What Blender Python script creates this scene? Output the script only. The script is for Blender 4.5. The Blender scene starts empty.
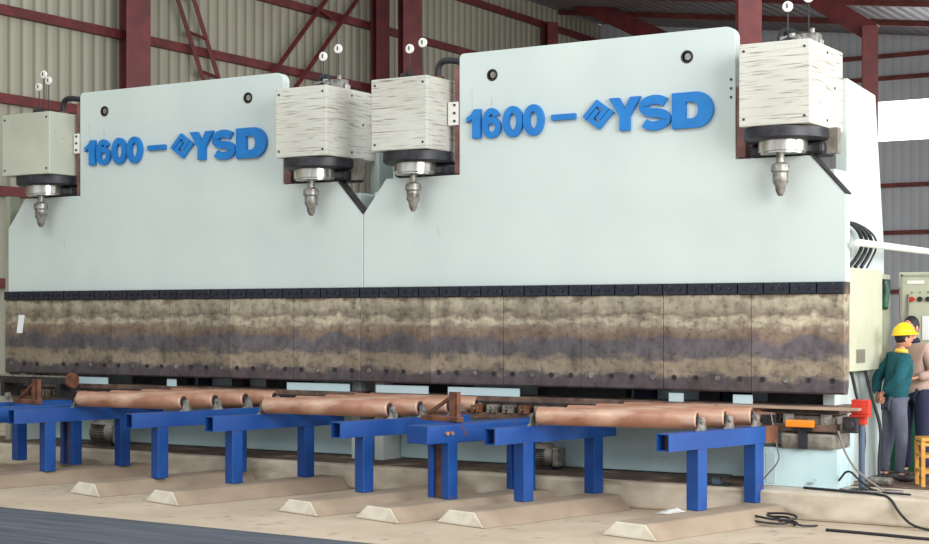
import bpy, bmesh, math, random
from mathutils import Vector, Matrix
random.seed(7)
sc = bpy.context.scene
COL = sc.collection

# ------------------------------------------------------------------ camera
cam_d = bpy.data.cameras.new('camera'); cam = bpy.data.objects.new('camera', cam_d); COL.objects.link(cam)
cam.location = (11.9, -16.7, 1.87)
cam.rotation_euler = (math.radians(90), 0, math.radians(31.7))
cam_d.sensor_width = 36; cam_d.lens = 1582 / 929 * 36
cam_d.shift_y = (317 - 272) / 929
cam_d.clip_end = 300
sc.camera = cam
# ------------------------------------------------------------------ light
w = bpy.data.worlds.new('world'); sc.world = w; w.use_nodes = True
bg = w.node_tree.nodes['Background']
bg.inputs[0].default_value = (0.93, 0.97, 1.0, 1); bg.inputs[1].default_value = 0.76
def area(name, loc, target, sx, sy, power, color):
    l = bpy.data.lights.new(name, 'AREA'); l.shape = 'RECTANGLE'; l.size = sx; l.size_y = sy
    l.energy = power; l.color = color
    o = bpy.data.objects.new(name, l); COL.objects.link(o); o.location = loc
    o.rotation_euler = (Vector(target) - Vector(loc)).to_track_quat('-Z', 'Y').to_euler()
    return o
area('daylight_through_gate', (19, -9, 6.5), (4, 0, 2), 9, 7, 2700, (1, 0.98, 0.96))
area('right_side_fill', (24, 5, 6), (6, 1, 3), 9, 8, 2600, (1, 0.99, 0.98))  # added light that whitens the right-hand faces; no doors stand there
area('rear_roof_fill', (1, 13, 9.6), (-3, 14, 0), 16, 9, 850, (1, 1, 0.97))  # added fill to brighten the back walls; the roof has no skylight
area('front_overhead_fill', (0, -14, 13), (-1, 0, 0), 16, 5, 1000, (0.97, 1, 0.98))  # unseen overhead fill above the open front, no skylight built
area('daylight_end_window', (4, 27.5, 7.5), (6.5, 1, 2.6), 10, 2, 450, (1, 1, 1))
sc.view_settings.view_transform = 'Standard'; sc.view_settings.look = 'None'
sc.view_settings.exposure = 0.0; sc.view_settings.gamma = 1

# ------------------------------------------------------------------ materials
def lin(c): return tuple((x / 255 / 12.92) if x / 255 <= .04045 else ((x / 255 + .055) / 1.055) ** 2.4 for x in c) + (1,)
def mat(name, c, rough=.6, metal=0, c2=None, scale=(4, 4, 4), amount=(.4, .62), bump=0, c3=None, scale3=(1, 1, 1), amount3=(.55, .7), detail=6):
    m = bpy.data.materials.new(name); m.use_nodes = True
    nt = m.node_tree; b = nt.nodes['Principled BSDF']
    b.inputs['Roughness'].default_value = rough; b.inputs['Metallic'].default_value = metal
    b.inputs['Base Color'].default_value = lin(c)
    tc = nt.nodes.new('ShaderNodeTexCoord')
    def layer(prev, col, scl, amt):
        mp = nt.nodes.new('ShaderNodeMapping'); mp.inputs['Scale'].default_value = scl
        nt.links.new(tc.outputs['Object'], mp.inputs[0])
        n = nt.nodes.new('ShaderNodeTexNoise'); n.inputs['Scale'].default_value = 1; n.inputs['Detail'].default_value = detail
        nt.links.new(mp.outputs[0], n.inputs['Vector'])
        r = nt.nodes.new('ShaderNodeMapRange'); r.inputs[1].default_value = amt[0]; r.inputs[2].default_value = amt[1]
        nt.links.new(n.outputs[0], r.inputs[0])
        mx = nt.nodes.new('ShaderNodeMixRGB'); nt.links.new(r.outputs[0], mx.inputs[0])
        if prev is None: mx.inputs[1].default_value = lin(c)
        else: nt.links.new(prev, mx.inputs[1])
        mx.inputs[2].default_value = lin(col)
        return mx.outputs[0], n
    out = None; n = None
    if c2: out, n = layer(None, c2, scale, amount)
    if c3: out, _ = layer(out, c3, scale3, amount3)
    if out: nt.links.new(out, b.inputs['Base Color'])
    if bump and n:
        bp = nt.nodes.new('ShaderNodeBump'); bp.inputs['Strength'].default_value = bump; bp.inputs['Distance'].default_value = .02
        nt.links.new(n.outputs[0], bp.inputs['Height']); nt.links.new(bp.outputs[0], b.inputs['Normal'])
    return m
def emis(name, c, s):
    m = bpy.data.materials.new(name); m.use_nodes = True; b = m.node_tree.nodes['Principled BSDF']
    b.inputs['Emission Color'].default_value = lin(c); b.inputs['Emission Strength'].default_value = s
    b.inputs['Base Color'].default_value = lin(c); return m
M = {}
M['paint'] = mat('machine_paint', (207, 219, 216), .45, 0, (194, 206, 204), (.6, .6, .6), (.35, .75), 0, (150, 140, 120), (5, 5, 1.2), (.68, .82))
M['bed_paint'] = mat('bed_paint', (204, 230, 233), .5, 0, (182, 212, 216), (1.5, 1.5, 1.5), (.4, .8), 0, (95, 85, 70), (3, 3, 6), (.64, .8))
M['housing'] = mat('housing_paint', (208, 209, 200), .5, 0, (194, 194, 184), (1.2, 1.2, 1.2), (.4, .7), 0, (120, 104, 90), (2.4, 2.4, 60), (.54, .70))
M['housing_clean'] = mat('housing_paint_plain', (196, 200, 184), .5, 0, (180, 184, 168), (1.2, 1.2, 1.2), (.4, .7), 0, (120, 104, 84), (5, 5, 9), (.68, .8))
M['blue'] = mat('blue_letter_paint', (12, 114, 192), .4, 0, (26, 128, 204), (3, 3, 3), (.4, .7))
M['beam_blue'] = mat('blue_steel_paint', (8, 66, 140), .45, 0, (18, 84, 160), (2, 2, 2), (.4, .7), 0, (92, 62, 58), (9, 9, 9), (.66, .76))
M['rust'] = mat('rust', (128, 82, 58), .8, 0, (84, 54, 42), (7, 7, 7), (.4, .65), .3)
M['roller'] = mat('roller_steel', (180, 132, 108), .42, .1, (150, 104, 84), (3, 3, 3), (.45, .7), .05, (214, 188, 166), (1.6, 5, 5), (.52, .8))
M['black'] = mat('black_steel', (34, 36, 42), .45, .2, (52, 52, 58), (8, 8, 8))
M['clamp'] = mat('clamp_steel', (34, 38, 50), .5, .2, (66, 64, 66), (25, 25, 25), (.55, .7))
M['dark'] = mat('dark_steel', (58, 56, 60), .6, .2, (40, 36, 36), (6, 6, 6))
M['steel'] = mat('bright_steel', (215, 215, 208), .22, .85, (180, 175, 165), (9, 9, 2))
M['galv'] = mat('galvanised_steel', (160, 160, 154), .4, .5, (112, 106, 98), (14, 14, 14))
M['die'] = mat('die_steel', (122, 98, 84), .6, .2, (78, 62, 56), (6, 6, 6), (.4, .65), .2)
M['dieblock'] = mat('die_block_steel', (150, 146, 136), .5, .3, (104, 96, 86), (8, 8, 8), (.4, .7), .1)
M['redprimer'] = mat('red_primer', (108, 42, 44), .6, 0, (88, 34, 38), (3, 3, 3))
M['redprimer2'] = mat('red_primer_light', (112, 54, 50), .6, 0, (90, 42, 40), (3, 3, 3))
M['padrust'] = mat('red_brown_pad', (132, 88, 84), .6, 0, (110, 70, 66), (5, 5, 5))
M['concrete'] = mat('dusty_concrete', (196, 180, 158), .9, 0, (178, 162, 140), (1.4, 1.4, 1.4), (.35, .7), .25, (150, 138, 122), (5, 5, 5), (.6, .75))
M['concrete_pale'] = mat('pale_concrete', (226, 220, 204), .9, 0, (200, 190, 172), (5, 5, 5), (.4, .7), .3)
M['footing'] = mat('footing_concrete', (160, 143, 124), .95, 0, (142, 126, 108), (2.5, 2.5, 2.5), (.35, .7), .3)
M['slab'] = mat('slab_concrete', (206, 196, 178), .9, 0, (176, 162, 142), (2.5, 2.5, 5), (.4, .7), .3, (140, 122, 104), (1, 8, 5), (.6, .75))
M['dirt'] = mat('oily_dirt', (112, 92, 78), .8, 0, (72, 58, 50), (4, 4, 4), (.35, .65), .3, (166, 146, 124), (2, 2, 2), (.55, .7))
M['track'] = mat('dark_floor_plate', (86, 94, 104), .6, 0, (66, 72, 82), (.7, 8, 4), (.35, .65), .1, (112, 116, 120), (.5, 12, 4), (.58, .72))
M['cabinet'] = mat('cabinet_paint', (192, 196, 174), .5, 0, (180, 184, 162), (2, 2, 2))
M['cabinet_in'] = mat('cabinet_inside', (168, 172, 152), .6, 0, (150, 154, 134), (2, 2, 2))
M['white'] = mat('white_plastic', (232, 232, 228), .4)
M['paper'] = mat('paper', (236, 238, 240), .8)
M['redbox'] = mat('red_box_paint', (214, 66, 44), .4, 0, (190, 40, 30), (6, 6, 6))
M['orange'] = mat('orange_plastic', (250, 140, 30), .4)
M['post'] = mat('grey_blue_post', (74, 92, 112), .5)
M['cable'] = mat('black_rubber', (30, 32, 38), .5)
M['cable_grey'] = mat('grey_cable', (124, 118, 112), .6)
M['green'] = mat('dark_green_paint', (24, 84, 62), .5, 0, (16, 66, 50), (3, 3, 3))
M['wood'] = mat('yellow_wood', (204, 152, 66), .5, 0, (176, 122, 50), (3, 3, 20), (.4, .7))
M['plank'] = mat('dusty_plank', (176, 154, 132), .8, 0, (140, 116, 98), (2, 12, 12), (.4, .7))
M['sweater'] = mat('teal_knit', (16, 88, 98), .9, 0, (10, 72, 82), (30, 30, 30))
M['trouser'] = mat('grey_cloth', (92, 96, 112), .9, 0, (78, 82, 98), (12, 12, 4))
M['navy'] = mat('navy_cloth', (30, 36, 62), .9)
M['tan'] = mat('pinkish_cloth', (176, 150, 138), .9)
M['skin'] = mat('skin', (196, 140, 112), .55)
M['hair'] = mat('black_hair', (24, 20, 24), .6)
M['helmet'] = mat('yellow_helmet', (246, 204, 24), .3)
M['collar'] = mat('yellow_collar', (226, 190, 70), .8)
M['shoe'] = mat('dark_shoe', (44, 38, 40), .6)
M['grille'] = mat('grille_metal', (120, 116, 104), .6)
M['cloth'] = mat('white_rag', (228, 230, 228), .9)
M['pipe'] = mat('white_pipe', (232, 236, 236), .35)
M['back'] = mat('pale_back_plate', (190, 212, 218), .5)

def ribbed(name, c, cdark, axis, scale, bump=.5):
    m = bpy.data.materials.new(name); m.use_nodes = True; nt = m.node_tree; b = nt.nodes['Principled BSDF']
    b.inputs['Roughness'].default_value = .6
    tc = nt.nodes.new('ShaderNodeTexCoord'); wv = nt.nodes.new('ShaderNodeTexWave'); wv.wave_type = 'BANDS'
    wv.bands_direction = axis; wv.inputs['Scale'].default_value = scale
    nt.links.new(tc.outputs['Object'], wv.inputs['Vector'])
    rp = nt.nodes.new('ShaderNodeValToRGB'); rp.color_ramp.elements[0].position = 0; rp.color_ramp.elements[0].color = lin(cdark)
    rp.color_ramp.elements[1].position = .28; rp.color_ramp.elements[1].color = lin(c)
    nt.links.new(wv.outputs['Fac'], rp.inputs[0])
    n = nt.nodes.new('ShaderNodeTexNoise'); n.inputs['Scale'].default_value = .35; nt.links.new(tc.outputs['Object'], n.inputs['Vector'])
    mx = nt.nodes.new('ShaderNodeMixRGB'); mx.blend_type = 'MULTIPLY'; mx.inputs[0].default_value = .35
    nt.links.new(rp.outputs[0], mx.inputs[1]); nt.links.new(n.outputs[0], mx.inputs[2])
    nt.links.new(mx.outputs[0], b.inputs['Base Color'])
    bp = nt.nodes.new('ShaderNodeBump'); bp.inputs['Strength'].default_value = bump; bp.inputs['Distance'].default_value = .05
    nt.links.new(wv.outputs['Fac'], bp.inputs['Height']); nt.links.new(bp.outputs[0], b.inputs['Normal'])
    return m
M['wall_left'] = ribbed('corrugated_wall', (174, 173, 156), (134, 132, 116), 'Y', 1.0)
M['wall_end'] = ribbed('end_wall_sheet', (196, 202, 210), (184, 190, 198), 'X', 1.2, .12)
M['roof'] = ribbed('roof_sheet', (128, 126, 132), (104, 102, 108), 'X', 1.0)

def blade_mat():
    m = bpy.data.materials.new('worn_blade_steel'); m.use_nodes = True; nt = m.node_tree; b = nt.nodes['Principled BSDF']
    b.inputs['Roughness'].default_value = .5; b.inputs['Metallic'].default_value = .15
    tc = nt.nodes.new('ShaderNodeTexCoord'); sp = nt.nodes.new('ShaderNodeSeparateXYZ'); nt.links.new(tc.outputs['Object'], sp.inputs[0])
    n = nt.nodes.new('ShaderNodeTexNoise'); n.inputs['Scale'].default_value = 1; n.inputs['Detail'].default_value = 9; n.inputs['Roughness'].default_value = .65
    oi = nt.nodes.new('ShaderNodeObjectInfo')
    mp = nt.nodes.new('ShaderNodeMapping'); mp.inputs['Scale'].default_value = (2.6, 3, 5.5)
    nt.links.new(tc.outputs['Object'], mp.inputs[0]); nt.links.new(mp.outputs[0], n.inputs['Vector'])
    def math_(op, a, bb):
        q = nt.nodes.new('ShaderNodeMath'); q.operation = op
        for i, v in enumerate((a, bb)):
            if isinstance(v, (int, float)): q.inputs[i].default_value = v
            else: nt.links.new(v, q.inputs[i])
        return q.outputs[0]
    z = math_('DIVIDE', math_('SUBTRACT', sp.outputs['Z'], 1.03), 1.09)
    d = math_('MULTIPLY', math_('SUBTRACT', n.outputs[0], .5), .42)
    f = math_('ADD', z, d)
    rp = nt.nodes.new('ShaderNodeValToRGB'); nt.links.new(f, rp.inputs[0])
    st = [(0, (84, 74, 78)), (.13, (88, 80, 84)), (.19, (142, 128, 108)), (.30, (146, 130, 108)), (.37, (98, 92, 94)), (.52, (98, 92, 98)),
          (.58, (126, 104, 86)), (.66, (138, 122, 104)), (.73, (180, 170, 144)), (.79, (126, 112, 96)), (.87, (156, 146, 124)), (.95, (176, 166, 142)), (1, (126, 110, 92))]
    e = rp.color_ramp.elements
    e[0].position = 0; e[0].color = lin(st[0][1]); e[1].position = 1; e[1].color = lin(st[-1][1])
    for p, c in st[1:-1]:
        q = e.new(p); q.color = lin(c)
    n2 = nt.nodes.new('ShaderNodeTexNoise'); n2.inputs['Scale'].default_value = 14; n2.inputs['Detail'].default_value = 5
    nt.links.new(tc.outputs['Object'], n2.inputs['Vector'])
    r2 = nt.nodes.new('ShaderNodeMapRange'); r2.inputs[1].default_value = .54; r2.inputs[2].default_value = .7; r2.inputs[4].default_value = .55
    nt.links.new(n2.outputs[0], r2.inputs[0])
    mx = nt.nodes.new('ShaderNodeMixRGB'); nt.links.new(r2.outputs[0], mx.inputs[0]); nt.links.new(rp.outputs[0], mx.inputs[1]); mx.inputs[2].default_value = lin((70, 56, 50))
    n3 = nt.nodes.new('ShaderNodeTexNoise'); n3.inputs['Scale'].default_value = 1; n3.inputs['Detail'].default_value = 7; n3.inputs['Roughness'].default_value = .7
    mp3 = nt.nodes.new('ShaderNodeMapping'); mp3.inputs['Scale'].default_value = (5, 3, 3); nt.links.new(tc.outputs['Object'], mp3.inputs[0]); nt.links.new(mp3.outputs[0], n3.inputs['Vector'])
    r3 = nt.nodes.new('ShaderNodeMapRange'); r3.inputs[1].default_value = .35; r3.inputs[2].default_value = .68; r3.inputs[3].default_value = .62; r3.inputs[4].default_value = 1.35
    nt.links.new(n3.outputs[0], r3.inputs[0])
    mu = nt.nodes.new('ShaderNodeVectorMath'); mu.operation = 'SCALE'; nt.links.new(mx.outputs[0], mu.inputs[0]); nt.links.new(r3.outputs[0], mu.inputs['Scale']); mx = mu
    hv = nt.nodes.new('ShaderNodeHueSaturation'); hv.inputs['Saturation'].default_value = .9; nt.links.new(mx.outputs[0], hv.inputs['Color'])
    nt.links.new(math_('ADD', math_('MULTIPLY', oi.outputs['Random'], .3), .85), hv.inputs['Value'])
    nt.links.new(hv.outputs[0], b.inputs['Base Color'])
    return m
M['blade'] = blade_mat()

# ------------------------------------------------------------------ mesh helpers
class MB:
    def __init__(s): s.bm = bmesh.new()
    def box(s, x0, x1, y0, y1, z0, z1, mx=None):
        vs = [s.bm.verts.new((x, y, z)) for z in (z0, z1) for y in (y0, y1) for x in (x0, x1)]
        if mx is not None:
            for v in vs: v.co = mx @ v.co
        for f in ((0, 2, 3, 1), (4, 5, 7, 6), (0, 1, 5, 4), (2, 6, 7, 3), (0, 4, 6, 2), (1, 3, 7, 5)):
            s.bm.faces.new([vs[i] for i in f])
        return s
    def prism(s, pts, fn):
        """pts: 2D outline (counter-clockwise); fn(u,v,k) with k 0/1 -> 3D"""
        a = [s.bm.verts.new(fn(u, v, 0)) for u, v in pts]; b = [s.bm.verts.new(fn(u, v, 1)) for u, v in pts]
        n = len(pts)
        s.bm.faces.new(a); s.bm.faces.new(b[::-1])
        for i in range(n): s.bm.faces.new((a[i], b[i], b[(i + 1) % n], a[(i + 1) % n]))
        return s
    def ring(s, c, ax, r, seg, ph=0):
        ax = Vector(ax).normalized(); u = ax.orthogonal().normalized()
        if abs(ax.z) > .99: u = Vector((1, 0, 0))
        v = ax.cross(u)
        return [s.bm.verts.new(Vector(c) + r * (math.cos(t) * u + math.sin(t) * v)) for t in [2 * math.pi * (i + ph) / seg for i in range(seg)]]
    def loft(s, rings, cap=True):
        n = len(rings[0])
        for a, b in zip(rings, rings[1:]):
            for i in range(n): s.bm.faces.new((a[i], a[(i + 1) % n], b[(i + 1) % n], b[i]))
        if cap: s.bm.faces.new(rings[0][::-1]); s.bm.faces.new(rings[-1])
        return s
    def cyl(s, p0, p1, r, seg=20, r2=None, ph=0):
        ax = Vector(p1) - Vector(p0)
        return s.loft([s.ring(p0, ax, r, seg, ph), s.ring(p1, ax, r if r2 is None else r2, seg, ph)])
    def lathe(s, p, ax, prof, seg=24):
        ax = Vector(ax).normalized()
        return s.loft([s.ring(Vector(p) + ax * h, ax, max(r, .001), seg) for r, h in prof])
    def tube(s, pts, r, seg=8, smooth=0):
        P = [Vector(p) for p in pts]
        for _ in range(smooth):
            Q = [P[0]]
            for a, b in zip(P, P[1:]): Q += [a * .75 + b * .25, a * .25 + b * .75]
            P = Q + [P[-1]]
        T = [(P[min(i + 1, len(P) - 1)] - P[max(i - 1, 0)]).normalized() for i in range(len(P))]
        u = T[0].orthogonal().normalized(); rings = []
        for p, t in zip(P, T):
            u = (u - t * u.dot(t)).normalized(); v = t.cross(u)
            rings.append([s.bm.verts.new(p + r * (math.cos(q) * u + math.sin(q) * v)) for q in [2 * math.pi * i / seg for i in range(seg)]])
        return s.loft(rings)
    def ball(s, c, rx, ry, rz, seg=16):
        g = bmesh.ops.create_uvsphere(s.bm, u_segments=seg, v_segments=seg // 2 + 2, radius=1)
        for v in g['verts']: v.co = Vector((v.co.x * rx, v.co.y * ry, v.co.z * rz)) + Vector(c)
        return s
    def build(s, name, m, parent=None, bevel=0, smooth=False, loc=None, label=None):
        me = bpy.data.meshes.new(name)
        bmesh.ops.recalc_face_normals(s.bm, faces=s.bm.faces)
        s.bm.to_mesh(me); s.bm.free()
        if smooth:
            for p in me.polygons: p.use_smooth = True
        me.materials.append(M[m] if isinstance(m, str) else m)
        o = bpy.data.objects.new(name, me); COL.objects.link(o)
        if parent: o.parent = parent
        if loc: o.location = loc
        if label: o['label'] = label
        if bevel:
            b = o.modifiers.new('bevel', 'BEVEL'); b.width = bevel; b.segments = 2; b.limit_method = 'ANGLE'
        elif smooth:
            pass
        return o
def smooth_auto(o, ang=40):
    for p in o.data.polygons: p.use_smooth = True
    try: o.data.set_sharp_from_angle(angle=math.radians(ang))
    except Exception: pass
    return o
def tag(o, label, cat, group=None):
    o['label'] = label; o['category'] = cat
    if group: o['group'] = group
    return o
def thing(name, label, cat, loc=(0, 0, 0), rz=0, group=None):
    o = bpy.data.objects.new(name, None); COL.objects.link(o); o.location = loc; o.rotation_euler = (0, 0, rz); o.empty_display_size = .1
    return tag(o, label, cat, group)
def struct(o): o['kind'] = 'structure'; return o
def copy_tree(o, parent=None):
    c = o.copy(); COL.objects.link(c)
    if parent: c.parent = parent
    for ch in list(o.children): copy_tree(ch, c)
    return c

# ------------------------------------------------------------------ setting
YC, YE, XW = -.45, 28.6, -11.0           # front of machine plinth, end wall, left wall
b = MB(); b.box(-14, 24, -30, 34, -.6, -.3); struct(b.build('floor', 'concrete'))
b = MB(); mx = Matrix.Rotation(math.radians(-1.8), 4, 'Z'); b.box(-18, 20, -7.2, -4.2, -.3, -.294, mx); struct(b.build('trim_1', 'track'))
b = MB(); b.box(-10.9, 9.4, YC, 5.2, -.3, 0); struct(b.build('trim_2', 'slab', bevel=.03))
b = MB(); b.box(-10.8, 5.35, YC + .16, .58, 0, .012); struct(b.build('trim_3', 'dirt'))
b = MB(); b.box(5.4, 9.3, .45, 4.9, 0, .006); struct(b.build('trim_4', 'dirt'))
b = MB(); b.box(XW - .15, XW, -12, YE, -.3, 11.2); struct(b.build('wall_left', 'wall_left'))
# end wall with a daylight band
b = MB(); b.box(XW, 20, YE, YE + .15, -.3, 6.95); b.box(XW, 20, YE, YE + .15, 8.1, 11.2); b.box(XW, -2.05, YE, YE + .15, 6.95, 8.1); struct(b.build('wall_end', 'wall_end'))
b = MB(); b.box(-2.05, 20, YE + .05, YE + .1, 6.95, 8.1); struct(b.build('window_1', emis('daylight_pane', (250, 252, 255), 3.0)))
b = MB()
def roofz(x): return 11.25 - .13 * (x + 11)
b.prism([(XW - .15, roofz(XW)), (20, roofz(20)), (20, roofz(20) + .15), (XW - .15, roofz(XW) + .15)], lambda u, v, k: (u, 5 + k * (YE - 4.85), v))
struct(b.build('ceiling', 'roof'))
n = 5
for z in (2.5, 4.22, 5.95, 7.6, 9.15, 10.6):
    b = MB(); b.box(XW, XW + .14, -10, YE, z - .09, z + .09); struct(b.build('trim_%d' % n, 'redprimer')); n += 1
for z in (2.6, 4.3, 5.66, 8.76, 9.4):
    b = MB(); b.box(XW, 20, YE - .12, YE, z - .06, z + .06); struct(b.build('trim_%d' % n, 'redprimer2')); n += 1
for i, y in enumerate([22.5, 25.8]):
    b = MB(); b.prism([(XW, roofz(XW) - .16), (19.8, roofz(19.8) - .16), (19.8, roofz(19.8)), (XW, roofz(XW))], lambda u, v, k: (u, y + k * .12, v))
    struct(b.build('trim_%d' % n, 'redprimer2')); n += 1

def column(x, y, wd, top, label, bot=-.3, rz=0):
    b = MB(); h = wd / 2
    b.box(-h, h, -h, -h + .03, 0, top - bot); b.box(-h, h, h - .03, h, 0, top - bot); b.box(-.015, .015, -h + .03, h - .03, 0, top - bot)
    o = b.build('steel_column', 'redprimer', loc=(x, y, bot)); o.rotation_euler.z = rz
    return tag(o, label, 'column')
column(XW + .38, 7.06, .5, 10.6, 'broad dark red steel column behind the left press, left of the lattice brace', rz=math.radians(60))
column(XW + .38, 15.75, .36, 10.6, 'narrow dark red column behind the gap between the presses, left one of the close pair', rz=math.radians(60))
column(-9.5, 15.42, .48, 10.6, 'broader red column standing right of the narrow one above the gap between presses', rz=math.radians(50))
column(XW + .38, 24.59, .36, 10.6, 'distant dark red column above the left end of the right press', rz=math.radians(60))
column(.58, 12.0, .44, 10.0, 'dark red steel column rising behind the right tab corner of the right press', rz=math.radians(30))
column(.45, 20, .36, 8.7, 'short hazy red column at far right under the sloping rafter', rz=math.radians(20))
def bar(b, p, q, t):
    b.cyl(p, q, t, 4, ph=.5)
def brace(label, P, Q, off, rungs, name='lattice_brace'):
    e = thing(name, label, 'brace', P)
    P = Vector(P); Q = Vector(Q); off = Vector(off)
    for k in (0, 1):
        b = MB(); bar(b, off * k, Q - P + off * k, .06); b.build('chord', 'redprimer', e)
    for i in range(rungs):
        t = (i + .5) / rungs
        b = MB(); p = (Q - P) * t; bar(b, p, p + off + (Q - P) * .015, .04); b.build('rung', 'redprimer', e)
brace('double red diagonal brace with rungs right of the broad column behind the left press', (XW + .25, 8.2, 9.1), (XW + .25, 10.6, 4.4), (0, .55, 0), 6)
brace('red diagonal brace leaning left from the narrow column above the gap between presses', (XW + .25, 15.2, 9.9), (XW + .25, 11.4, 6.1), (0, -.75, .3), 2)
def rafter(name, P, Q, d, label):
    P = Vector(P); Q = Vector(Q); b = MB()
    D = (Q - P).normalized(); N = Vector((-D.z, 0, D.x))
    if N.z > 0: N = -N
    pts = [P, Q, Q + N * d, P + N * d]
    b.prism([(p.x, p.z) for p in pts], lambda u, v, k: (u, P.y + k * .22, v))
    return tag(b.build(name, 'redprimer'), label, 'rafter')
rafter('roof_rafter', (-2.3, 20, 10.75), (.62, 20, 8.75), .45, 'sloping red rafter at upper right meeting the short hazy column')
rafter('roof_rafter', (-10.6, 25, 11.9), (-4.0, 25, 8.5), .5, 'sloping red rafter passing behind the top of the right press')

# ------------------------------------------------------------------ raised lettering
def stroke2(path, wd, closed=False):
    """returns outline quads of a mitred stroke"""
    n = len(path); L = []; R = []
    for i in range(n):
        p = Vector(path[i])
        a = Vector(path[(i - 1) % n]) if (closed or i > 0) else None
        c = Vector(path[(i + 1) % n]) if (closed or i < n - 1) else None
        d1 = (p - a).normalized() if a is not None else (c - p).normalized()
        d2 = (c - p).normalized() if c is not None else d1
        n1 = Vector((-d1.y, d1.x)); n2 = Vector((-d2.y, d2.x)); m = (n1 + n2).normalized()
        k = wd / 2 / max(.35, m.dot(n1)); L.append(p + m * k); R.append(p - m * k)
    return L, R
def extr_stroke(b, path, wd, f, closed=False):
    L, R = stroke2(path, wd, closed); n = len(path)
    v = [[b.bm.verts.new(f(q.x, q.y, k)) for q in S] for S in (L, R) for k in (0, 1)]   # L0 L1 R0 R1
    rng = range(n if closed else n - 1)
    for i in rng:
        j = (i + 1) % n
        b.bm.faces.new((v[1][i], v[1][j], v[3][j], v[3][i])); b.bm.faces.new((v[0][i], v[2][i], v[2][j], v[0][j]))
        b.bm.faces.new((v[0][i], v[0][j], v[1][j], v[1][i])); b.bm.faces.new((v[2][i], v[3][i], v[3][j], v[2][j]))
    if not closed:
        b.bm.faces.new((v[0][0], v[1][0], v[3][0], v[2][0])); b.bm.faces.new((v[0][-1], v[2][-1], v[3][-1], v[1][-1]))
def arc(cx, cy, rx, ry, a0, a1, n=14):
    return [(cx + rx * math.cos(math.radians(a0 + (a1 - a0) * i / n)), cy + ry * math.sin(math.radians(a0 + (a1 - a0) * i / n))) for i in range(n + 1)]
def lettering(parent, yf):
    g = bpy.data.objects.new('raised_lettering', None); COL.objects.link(g); g.parent = parent; g['label'] = 'raised blue characters 1600 - YSD with a diamond emblem'
    TH = .05
    def F(x0, x1, z0, z1):
        return lambda u, v, k: (x0 + u * (x1 - x0), yf - k * TH, z0 + v * (z1 - z0))
    def poly(name, pts, f):
        b = MB(); b.prism(pts, f); return b.build(name, 'blue', g)
    # 1
    poly('digit_one', [(.42, 0), (1, 0), (1, 1), (.55, 1), (.35, .84), (0, .72), (0, .55), (.42, .68)], F(1.60, 1.80, 4.07, 4.43))
    # 6
    x0, x1, z0, z1 = 1.83, 2.09, 4.06, 4.43; sw = .075
    I = lambda u, v, k: (u, yf - k * (TH - .002), v); J = lambda u, v, k: (u, yf - k * TH, v)
    cx = (x0 + x1) / 2; hw = (x1 - x0) / 2 - sw / 2
    b = MB(); extr_stroke(b, arc(cx, z0 + .13, hw, .13 - sw / 2, 0, 360, 24)[:-1], sw, I, True)
    extr_stroke(b, arc(cx, z0 + .185, hw, .185 - sw / 2, 195, 35, 20), sw, J); b.build('digit_six', 'blue', g)
    for x0 in (2.12, 2.41):
        x1 = x0 + .28; cx = (x0 + x1) / 2; hw = .14 - .042
        b = MB(); extr_stroke(b, arc(cx, 4.245, hw, .19 - .042, 0, 360, 28)[:-1], .084, J, True); b.build('digit_zero', 'blue', g)
    poly('dash', [(0, 0), (1, 0), (1, 1), (0, 1)], F(2.80, 3.12, 4.22, 4.29))
    # emblem
    e = bpy.data.objects.new('diamond_emblem', None); COL.objects.link(e); e.parent = g
    A = Vector((3.22, 4.235)); T = Vector((3.41, 4.43)); Rr = Vector((3.63, 4.27))
    def E(u, v, k):
        # p along T->R , q along A->T
        p = A + (T - A) * v + (Rr - T) * u; return (p.x, yf - k * TH, p.y)
    for i, path in enumerate(([(.11, 0), (.11, .885), (.64, .885), (.64, .34)], [(.89, 1), (.89, .115), (.36, .115), (.36, .66)])):
        b = MB(); extr_stroke(b, path, .215, E); b.build('emblem_hook', 'blue', e)
    # Y
    poly('letter_y', [(.34, 0), (.66, 0), (.66, .42), (1, 1), (.68, 1), (.5, .66), (.32, 1), (0, 1), (.34, .42)], F(3.57, 3.98, 4.04, 4.43))
    # S
    b = MB(); x0, x1, z0, z1 = 3.96, 4.36, 4.02, 4.43; sw = .105; cx = (x0 + x1) / 2; rx = .2 - sw / 2; ry = (.41 / 2 + sw / 2) / 2 - sw / 2
    top = arc(cx, z1 - sw / 2 - ry, rx, ry, 28, 270, 16); bot = arc(cx, z0 + sw / 2 + ry, rx, ry, 90, -152, 16)
    extr_stroke(b, top[:-1] + bot[1:], sw, J); b.build('letter_s', 'blue', g)
    # D
    b = MB(); x0, z0, z1 = 4.38, 4.02, 4.43
    outer = [(x0, z0)] + arc(x0 + .30, (z0 + z1) / 2, .21, .205, -90, 90, 16) + [(x0, z1)]
    inner = [(x0 + .17, z0 + .11)] + arc(x0 + .25, (z0 + z1) / 2, .075, .095, -90, 90, 16) + [(x0 + .17, z1 - .11)]
    vv = [[b.bm.verts.new((q[0], yf - k * TH, q[1])) for q in S] for S in (outer, inner) for k in (0, 1)]
    m_ = len(outer)
    for i in range(m_):
        j = (i + 1) % m_
        b.bm.faces.new((vv[1][i], vv[1][j], vv[3][j], vv[3][i])); b.bm.faces.new((vv[0][j], vv[0][i], vv[2][i], vv[2][j]))
        b.bm.faces.new((vv[0][i], vv[0][j], vv[1][j], vv[1][i])); b.bm.faces.new((vv[2][j], vv[2][i], vv[3][i], vv[3][j]))
    b.build('letter_d', 'blue', g)

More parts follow.
